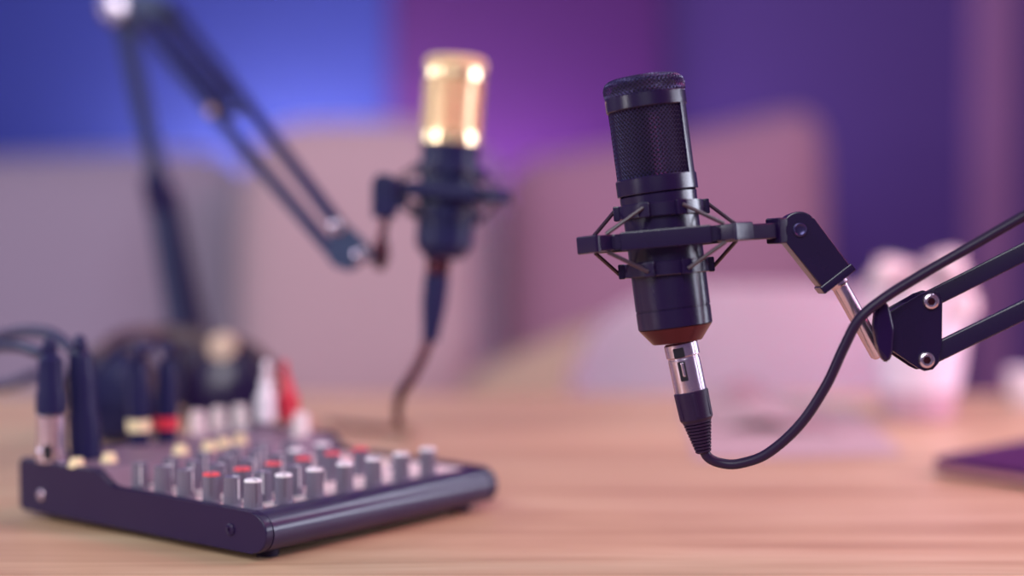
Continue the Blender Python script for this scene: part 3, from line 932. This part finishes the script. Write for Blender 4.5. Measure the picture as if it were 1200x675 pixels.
    def cap_mesh(r, h):
        bm = bmesh.new(); lathe(bm, [(.94 * r, .92 * h), (.94 * r, .975 * h), (.84 * r, 1.0 * h), (.3 * r, 1.0 * h)], 32); return bm
    def pointer_mesh(r, h):
        bm = bmesh.new(); box(bm, (0, -.55 * r, 1.005 * h), (.14 * r, .8 * r, .02 * h)); box(bm, (0, -.965 * r, .6 * h), (.14 * r, .06 * r, .66 * h)); return bm
    r, h = 5.9 * mm, 19.5 * mm
    protos = {}
    for x, y, ri, ci in spots:
        kind = 'knobcap' if ri in (0, 9) else ('redcap' if ri == 2 else 'knob')
        if kind not in protos:
            o = obj('knob', knob_mesh(r, h), M['knob'], s)
            c = obj('cap', cap_mesh(r, h), M[kind], o)
            p = obj('pointer', pointer_mesh(r, h), M['knobcap' if kind == 'knob' else 'ink'], o)
            if kind != 'knob': o['label'] = 'knob with %s cap' % ('white' if kind == 'knobcap' else 'red')
            protos[kind] = (o, c, p)
        else:
            o0, c0, p0 = protos[kind]
            o = o0.copy(); C.objects.link(o); o.parent = s
            for ch in (c0, p0):
                q = ch.copy(); C.objects.link(q); q.parent = o
        o.location = (x * mm, y * mm, h0)
        o.rotation_euler = (0, 0, random.uniform(-.9, .9))
    # buttons, lights
    for (x, y) in ((120, 46), (148, 46), (190, 66), (190, 92)):
        bm = bmesh.new(); box(bm, (x * mm, y * mm, h0 + 1.6 * mm), (5 * mm, 8 * mm, 4 * mm), bev=.6 * mm); obj('button', bm, M['knobcap' if y == 46 else 'knob'], s)
    for i in range(5):
        bm = bmesh.new(); lathe(bm, [(1.6 * mm, 0), (1.6 * mm, 1.6 * mm), (.8 * mm, 2.4 * mm)], 12, T((208 * mm, (80 + 12 * i) * mm, h0))); obj('level_light', bm, M['redcap' if i == 4 else 'cream'], s)
    # rear jack field: sockets coloured cream for the glint on their metal collars
    def at_h(px, py, z=TZ + .041):
        q = inv @ on(px, py, z); return q
    free = [(90, 547), (128, 541), (245, 527), (262, 523), (281, 519), (212, 531), (232, 507), (257, 503), (282, 500), (353, 509)]
    for px, py in free:
        q = at_h(px, py)
        if (px, py) in free[6:]:
            bm = bmesh.new(); lathe(bm, [(7.4 * mm, 0), (7.4 * mm, 2 * mm), (6.4 * mm, 3 * mm), (5.8 * mm, 16 * mm), (5.0 * mm, 17.4 * mm)], 32, T((q.x, q.y, h1)))
            kn = obj('gain_knob', bm, M['panel'], s)
            bm = bmesh.new(); box(bm, (q.x, q.y - 3 * mm, h1 + 17.6 * mm), (1 * mm, 4.4 * mm, .5 * mm)); obj('pointer', bm, M['ink'], kn)
            continue
        bm = bmesh.new()
        lathe(bm, [(6.0 * mm, 0), (6.0 * mm, 1.4 * mm), (4.8 * mm, 2.0 * mm), (4.6 * mm, 5.4 * mm), (4.0 * mm, 6.0 * mm), (3.2 * mm, 6.0 * mm), (3.0 * mm, 2 * mm)], 28, T((q.x, q.y, h1)))
        j = obj('jack_socket', bm, M['cream'], s)
        bm = bmesh.new(); lathe(bm, [(3.1 * mm, 1 * mm), (3.1 * mm, 5 * mm)], 20, T((q.x, q.y, h1))); obj('socket_hole', bm, M['inner'], j)
    for x in (20, 209):
        for y in (20, 233):
            bm = bmesh.new(); lathe(bm, [(7 * mm, 0), (7.5 * mm, 5.2 * mm)], 20, T((x * mm, y * mm, 0))); obj('rubber_foot', bm, M['blackmatte'], s)
    return fr, inv, h1
MX, MXI, H1 = mixer()

# plugs standing in the mixer's rear field
def plug_cable(name, label, px, py, cpts, kind, rcord=.0032, lean=(0, 0, 1)):
    q = on(px, py, TZ + H1); q.z = TZ + H1
    s = thing(name, label, 'cable', T(q))
    B = T(-q)
    mm = .001
    fr = zframe((0, 0, 0), lean)
    if kind == 'xlr':
        bm = bmesh.new(); lathe(bm, [(10.6 * mm, .4 * mm), (11 * mm, 1 * mm), (11 * mm, 9 * mm), (10.2 * mm, 10 * mm), (10.2 * mm, 33 * mm), (9.2 * mm, 34 * mm)], 40, fr); c = obj('connector_shell', bm, M['steel'], s)
        bm = bmesh.new(); box(bm, (0, -10.4 * mm, 8 * mm), (6 * mm, 2 * mm, 10 * mm), fr, .0005); obj('latch', bm, M['inner'], c)
        bm = bmesh.new(); lathe(bm, [(9.4 * mm, 34 * mm), (10.8 * mm, 35 * mm), (10.6 * mm, 48 * mm), (9.4 * mm, 50 * mm), (8.6 * mm, 72 * mm), (5 * mm, 76 * mm)], 36, fr); obj('boot', bm, M['navyblack'], s)
        top = fr @ Vector((0, 0, 70 * mm))
    elif kind == 'xlrdark':
        bm = bmesh.new(); lathe(bm, [(11 * mm, .4 * mm), (11 * mm, 30 * mm), (9.8 * mm, 32 * mm), (9.8 * mm, 52 * mm), (8.4 * mm, 74 * mm), (5 * mm, 78 * mm)], 36, fr); obj('boot', bm, M['navyblack'], s)
        top = fr @ Vector((0, 0, 70 * mm))
    elif kind == 'rca':
        bm = bmesh.new(); lathe(bm, [(4.6 * mm, .4 * mm), (4.8 * mm, 6 * mm), (4.4 * mm, 8 * mm)], 28, fr); obj('connector_shell', bm, M['steel'], s)
        bm = bmesh.new(); lathe(bm, [(5 * mm, 7 * mm), (7.8 * mm, 8.5 * mm), (8.2 * mm, 28 * mm), (5.4 * mm, 31 * mm), (4.4 * mm, 42 * mm), (3 * mm, 43 * mm)], 32, fr); obj('grip', bm, M['white' if label.startswith('white') else 'red'], s)
        top = fr @ Vector((0, 0, 40 * mm))
    else:
        bm = bmesh.new(); lathe(bm, [(7.4 * mm, .4 * mm), (7.6 * mm, 1 * mm), (7.6 * mm, 9 * mm), (7 * mm, 10 * mm)], 32, fr); obj('connector_shell', bm, M['navyblack'], s)
        bm = bmesh.new(); lathe(bm, [(7 * mm, 10 * mm), (9 * mm, 10.4 * mm), (9 * mm, 19 * mm), (7.4 * mm, 19.6 * mm)], 32, fr); obj('colour_ring', bm, M['cream' if 'cream' in label else 'red'], s)
        bm = bmesh.new(); lathe(bm, [(7 * mm, 19.6 * mm), (8.2 * mm, 20 * mm), (8.0 * mm, 44 * mm), (5.2 * mm, 62 * mm), (3.6 * mm, 63 * mm)], 32, fr); obj('boot', bm, M['navyblack'], s)
        top = fr @ Vector((0, 0, 58 * mm))
    pts = [top, top + (fr.to_3x3() @ Vector((0, 0, .014)))] + [B @ p for p in cpts]
    bm = bmesh.new(); tube(bm, pts, rcord, 12, 8)
    cm = 'white' if kind == 'rca' and label.startswith('white') else ('red' if kind == 'rca' else 'navyblack')
    obj('cord', bm, M[cm], s)
    return s
def tz(px, py, lift=.004):
    p = on(px, py); p.z = TZ + lift; return p
plug_cable('audio_cable', 'silver and black cable plug standing at mixer back left corner', 61, 541,
           [at(50, 414, 1.17), at(20, 406, 1.20), at(-15, 410, 1.24), at(-60, 440, 1.30), at(-90, 500, 1.34), tz(-110, 540)], 'xlr', .0044)
plug_cable('audio_cable', 'all black cable plug beside the silver and black one', 101, 537,
           [at(88, 412, 1.22), at(60, 392, 1.25), at(20, 390, 1.28), at(-20, 408, 1.33), at(-70, 470, 1.38), tz(-120, 520)], 'xlrdark', .0044, (-.04, 0, 1))
plug_cable('audio_cable', 'black jack plug with cream ring standing at mixer back', 163, 521,
           [at(168, 416, 1.30), at(184, 402, 1.34), at(208, 408, 1.38), at(216, 450, 1.42), at(205, 480, 1.46), tz(212, 500)], 'jack', .003)
plug_cable('audio_cable', 'black jack plug with red ring standing at mixer back', 195, 518,
           [at(198, 420, 1.33), at(186, 404, 1.37), at(150, 402, 1.40), at(118, 425, 1.42), at(86, 470, 1.44), tz(58, 508)], 'jack', .003, (.03, 0, 1))
plug_cable('audio_cable', 'white plug standing at mixer back right corner', 312, 505,
           [at(318, 438, 1.36), at(326, 446, 1.41), at(331, 474, 1.47), tz(336, 503), tz(350, 498)], 'rca', .0024, (0, 0.02, 1))
plug_cable('audio_cable', 'red plug leaning just behind the white one on mixer', 343, 504,
           [at(331, 446, 1.38), at(336, 452, 1.43), at(341, 478, 1.49), tz(346, 505), tz(362, 500)], 'rca', .0024, (-.12, .02, 1))
# a loose cable running left across the table behind the mixer
s = thing('loose_cable', 'dark cable running off to the left behind the mixer plugs', 'cable', T(tz(62, 503)))
p0 = tz(62, 503)
Bm = T(-p0)
bm = bmesh.new(); tube(bm, [Bm @ p for p in (tz(62, 503, .005), at(74, 468, 1.55), at(74, 440, 1.48), at(48, 438, 1.42), at(10, 452, 1.42), at(-40, 462, 1.46), at(-90, 500, 1.5), tz(-130, 520, .005))], .0046, 12, 8)
obj('cord', bm, M['navyblack'], s)

# ------------------------------------------------------------------ headphones behind the mixer
def headphones():
    d = 1.52
    k = d / F_PX
    c = tz(190, 512, 0)
    base = Vector(((190 - 600) * k, d, TZ))
    s = thing('headphones', 'black over-ear headphones lying on the table behind the mixer', 'headphones', T(base))
    B = T(-base)
    for (px, ry, lbl) in ((133, 62, 0), (266, -30, 1)):
        r = .047 if lbl else .045
        pos = Vector(((px - 600) * k, d + (.0 if lbl else -.01), TZ + r + .001))
        nrm = Vector((-.35, -1, .12)) if lbl else Vector((-.55, -1, .1))
        fr = B @ zframe(pos, nrm, (1, 0, 0))
        bm = bmesh.new(); lathe(bm, [(r * .80, -.016), (r * .98, -.013), (r, -.004), (r * .98, .004), (r * .86, .012), (r * .82, .0125)], 48, fr); e = obj('ear_cup', bm, M['blackmatte' if lbl else 'navyblack'], s)
        bm = bmesh.new(); lathe(bm, [(r * .80, .0115), (r * .78, .014), (r * .5, .0165), (r * .1, .017)], 40, fr); obj('cup_cover', bm, M['gloss' if lbl else 'navyblack'], e)
        bm = bmesh.new()
        tube(bm, [fr @ Vector((r * .72 * math.cos(2 * PI * i / 32), r * .72 * math.sin(2 * PI * i / 32), -.022)) for i in range(32)], .011, 10, smooth=False, closed=True); obj('ear_pad', bm, M['blackmatte'], e)
        bm = bmesh.new(); tube(bm, [fr @ Vector((r * 1.03 * math.cos(a), r * 1.03 * math.sin(a), 0)) for a in [PI * .02 + PI * .96 * i / 12 for i in range(13)]], .0035, 8, smooth=False); obj('yoke', bm, M['leg'], e)
        if lbl:
            bm = bmesh.new(); lathe(bm, [(.014, .0), (.014, .006), (.010, .008)], 20, fr @ T((0, r * .86, .008))); obj('cup_highlight', bm, M['beige'], e)  # beige disc added for the highlight on the right ear cup
    pts = []
    for px, py, dd in ((118, 432, -.01), (128, 408, .0), (150, 396, .05), (185, 392, .08), (222, 394, .07), (250, 400, .03), (262, 406, .005)):
        pts.append(B @ at(px, py, d + dd))
    bm = bmesh.new(); tube(bm, pts, .009, 14, 8, flat=.55); hb = obj('headband', bm, M['leg'], s)
headphones()

# ------------------------------------------------------------------ light
def area(name, loc, target, size, power, col, sy=None):
    l = bpy.data.lights.new(name, 'AREA')
    l.energy = power; l.color = col[:3]
    l.size = size
    if sy: l.shape = 'RECTANGLE'; l.size_y = sy
    o = bpy.data.objects.new(name, l)
    C.objects.link(o)
    o.location = loc
    o.rotation_euler = (Vector(target) - Vector(loc)).to_track_quat('-Z', 'Y').to_euler()
    return o
area('key_softbox', (-1.5, 0.2, 2.4), (-.2, 1.2, .8), 1.0, 9, (.76, 1.0, .95))
area('rose_fill', (1.4, 1.0, 2.1), (.6, 1.15, .75), .7, 22, (1.0, .16, .32))  # added fill, stands in for the pink cast over the right side
area('overhead', (0.25, 1.9, 2.6), (0.25, 1.9, 0), 1.2, 6, (1.0, .98, .97))
area('front_fill', (-.35, -1.1, 2.5), (0.25, 2.1, .85), 1.3, 54, (.93, 1.0, 1.0))  # added unseen fill, brightens the chair and all that faces the camera
area('left_lamp', (-1.75, 0.15, 1.3), (-.05, 1.3, .9), .24, 10, (1.0, .97, 1.0))
area('right_strip', (1.5, 1.12, 1.15), (.1, 1.0, .95), 1.0, 16, (.80, .84, 1.0), .32)
area('bar_strip', (1.15, 2.05, 2.1), (0, 1.1, .78), .7, 9, (.80, .86, 1.0), .3)
area('left_strip', (-1.5, 1.6, 1.45), (.25, 1.95, .85), .7, 9, (.84, .92, 1.0), .5)
# unseen lights added behind the sofa so the wall brightens towards its foot
area('blue_panel_fill', (-.52, WY - .16, .78), (-.46, WY - .03, 1.35), .45, 16, (1.0, 1.0, .80), .08)
area('purple_panel_fill', (.04, WY - .16, .75), (.06, WY - .03, 1.35), .3, 6.5, (.95, .6, 1.0), .08)

w = bpy.data.worlds.new('world')
bpy.context.scene.world = w
w.use_nodes = True
w.node_tree.nodes['Background'].inputs[0].default_value = (.40, .28, .62, 1)
w.node_tree.nodes['Background'].inputs[1].default_value = .30
sc_ = bpy.context.scene
sc_.view_settings.view_transform = 'Standard'
sc_.view_settings.look = 'None'
sc_.view_settings.exposure = 0
sc_.cycles.use_denoising = True
bpy.context.view_layer.update()
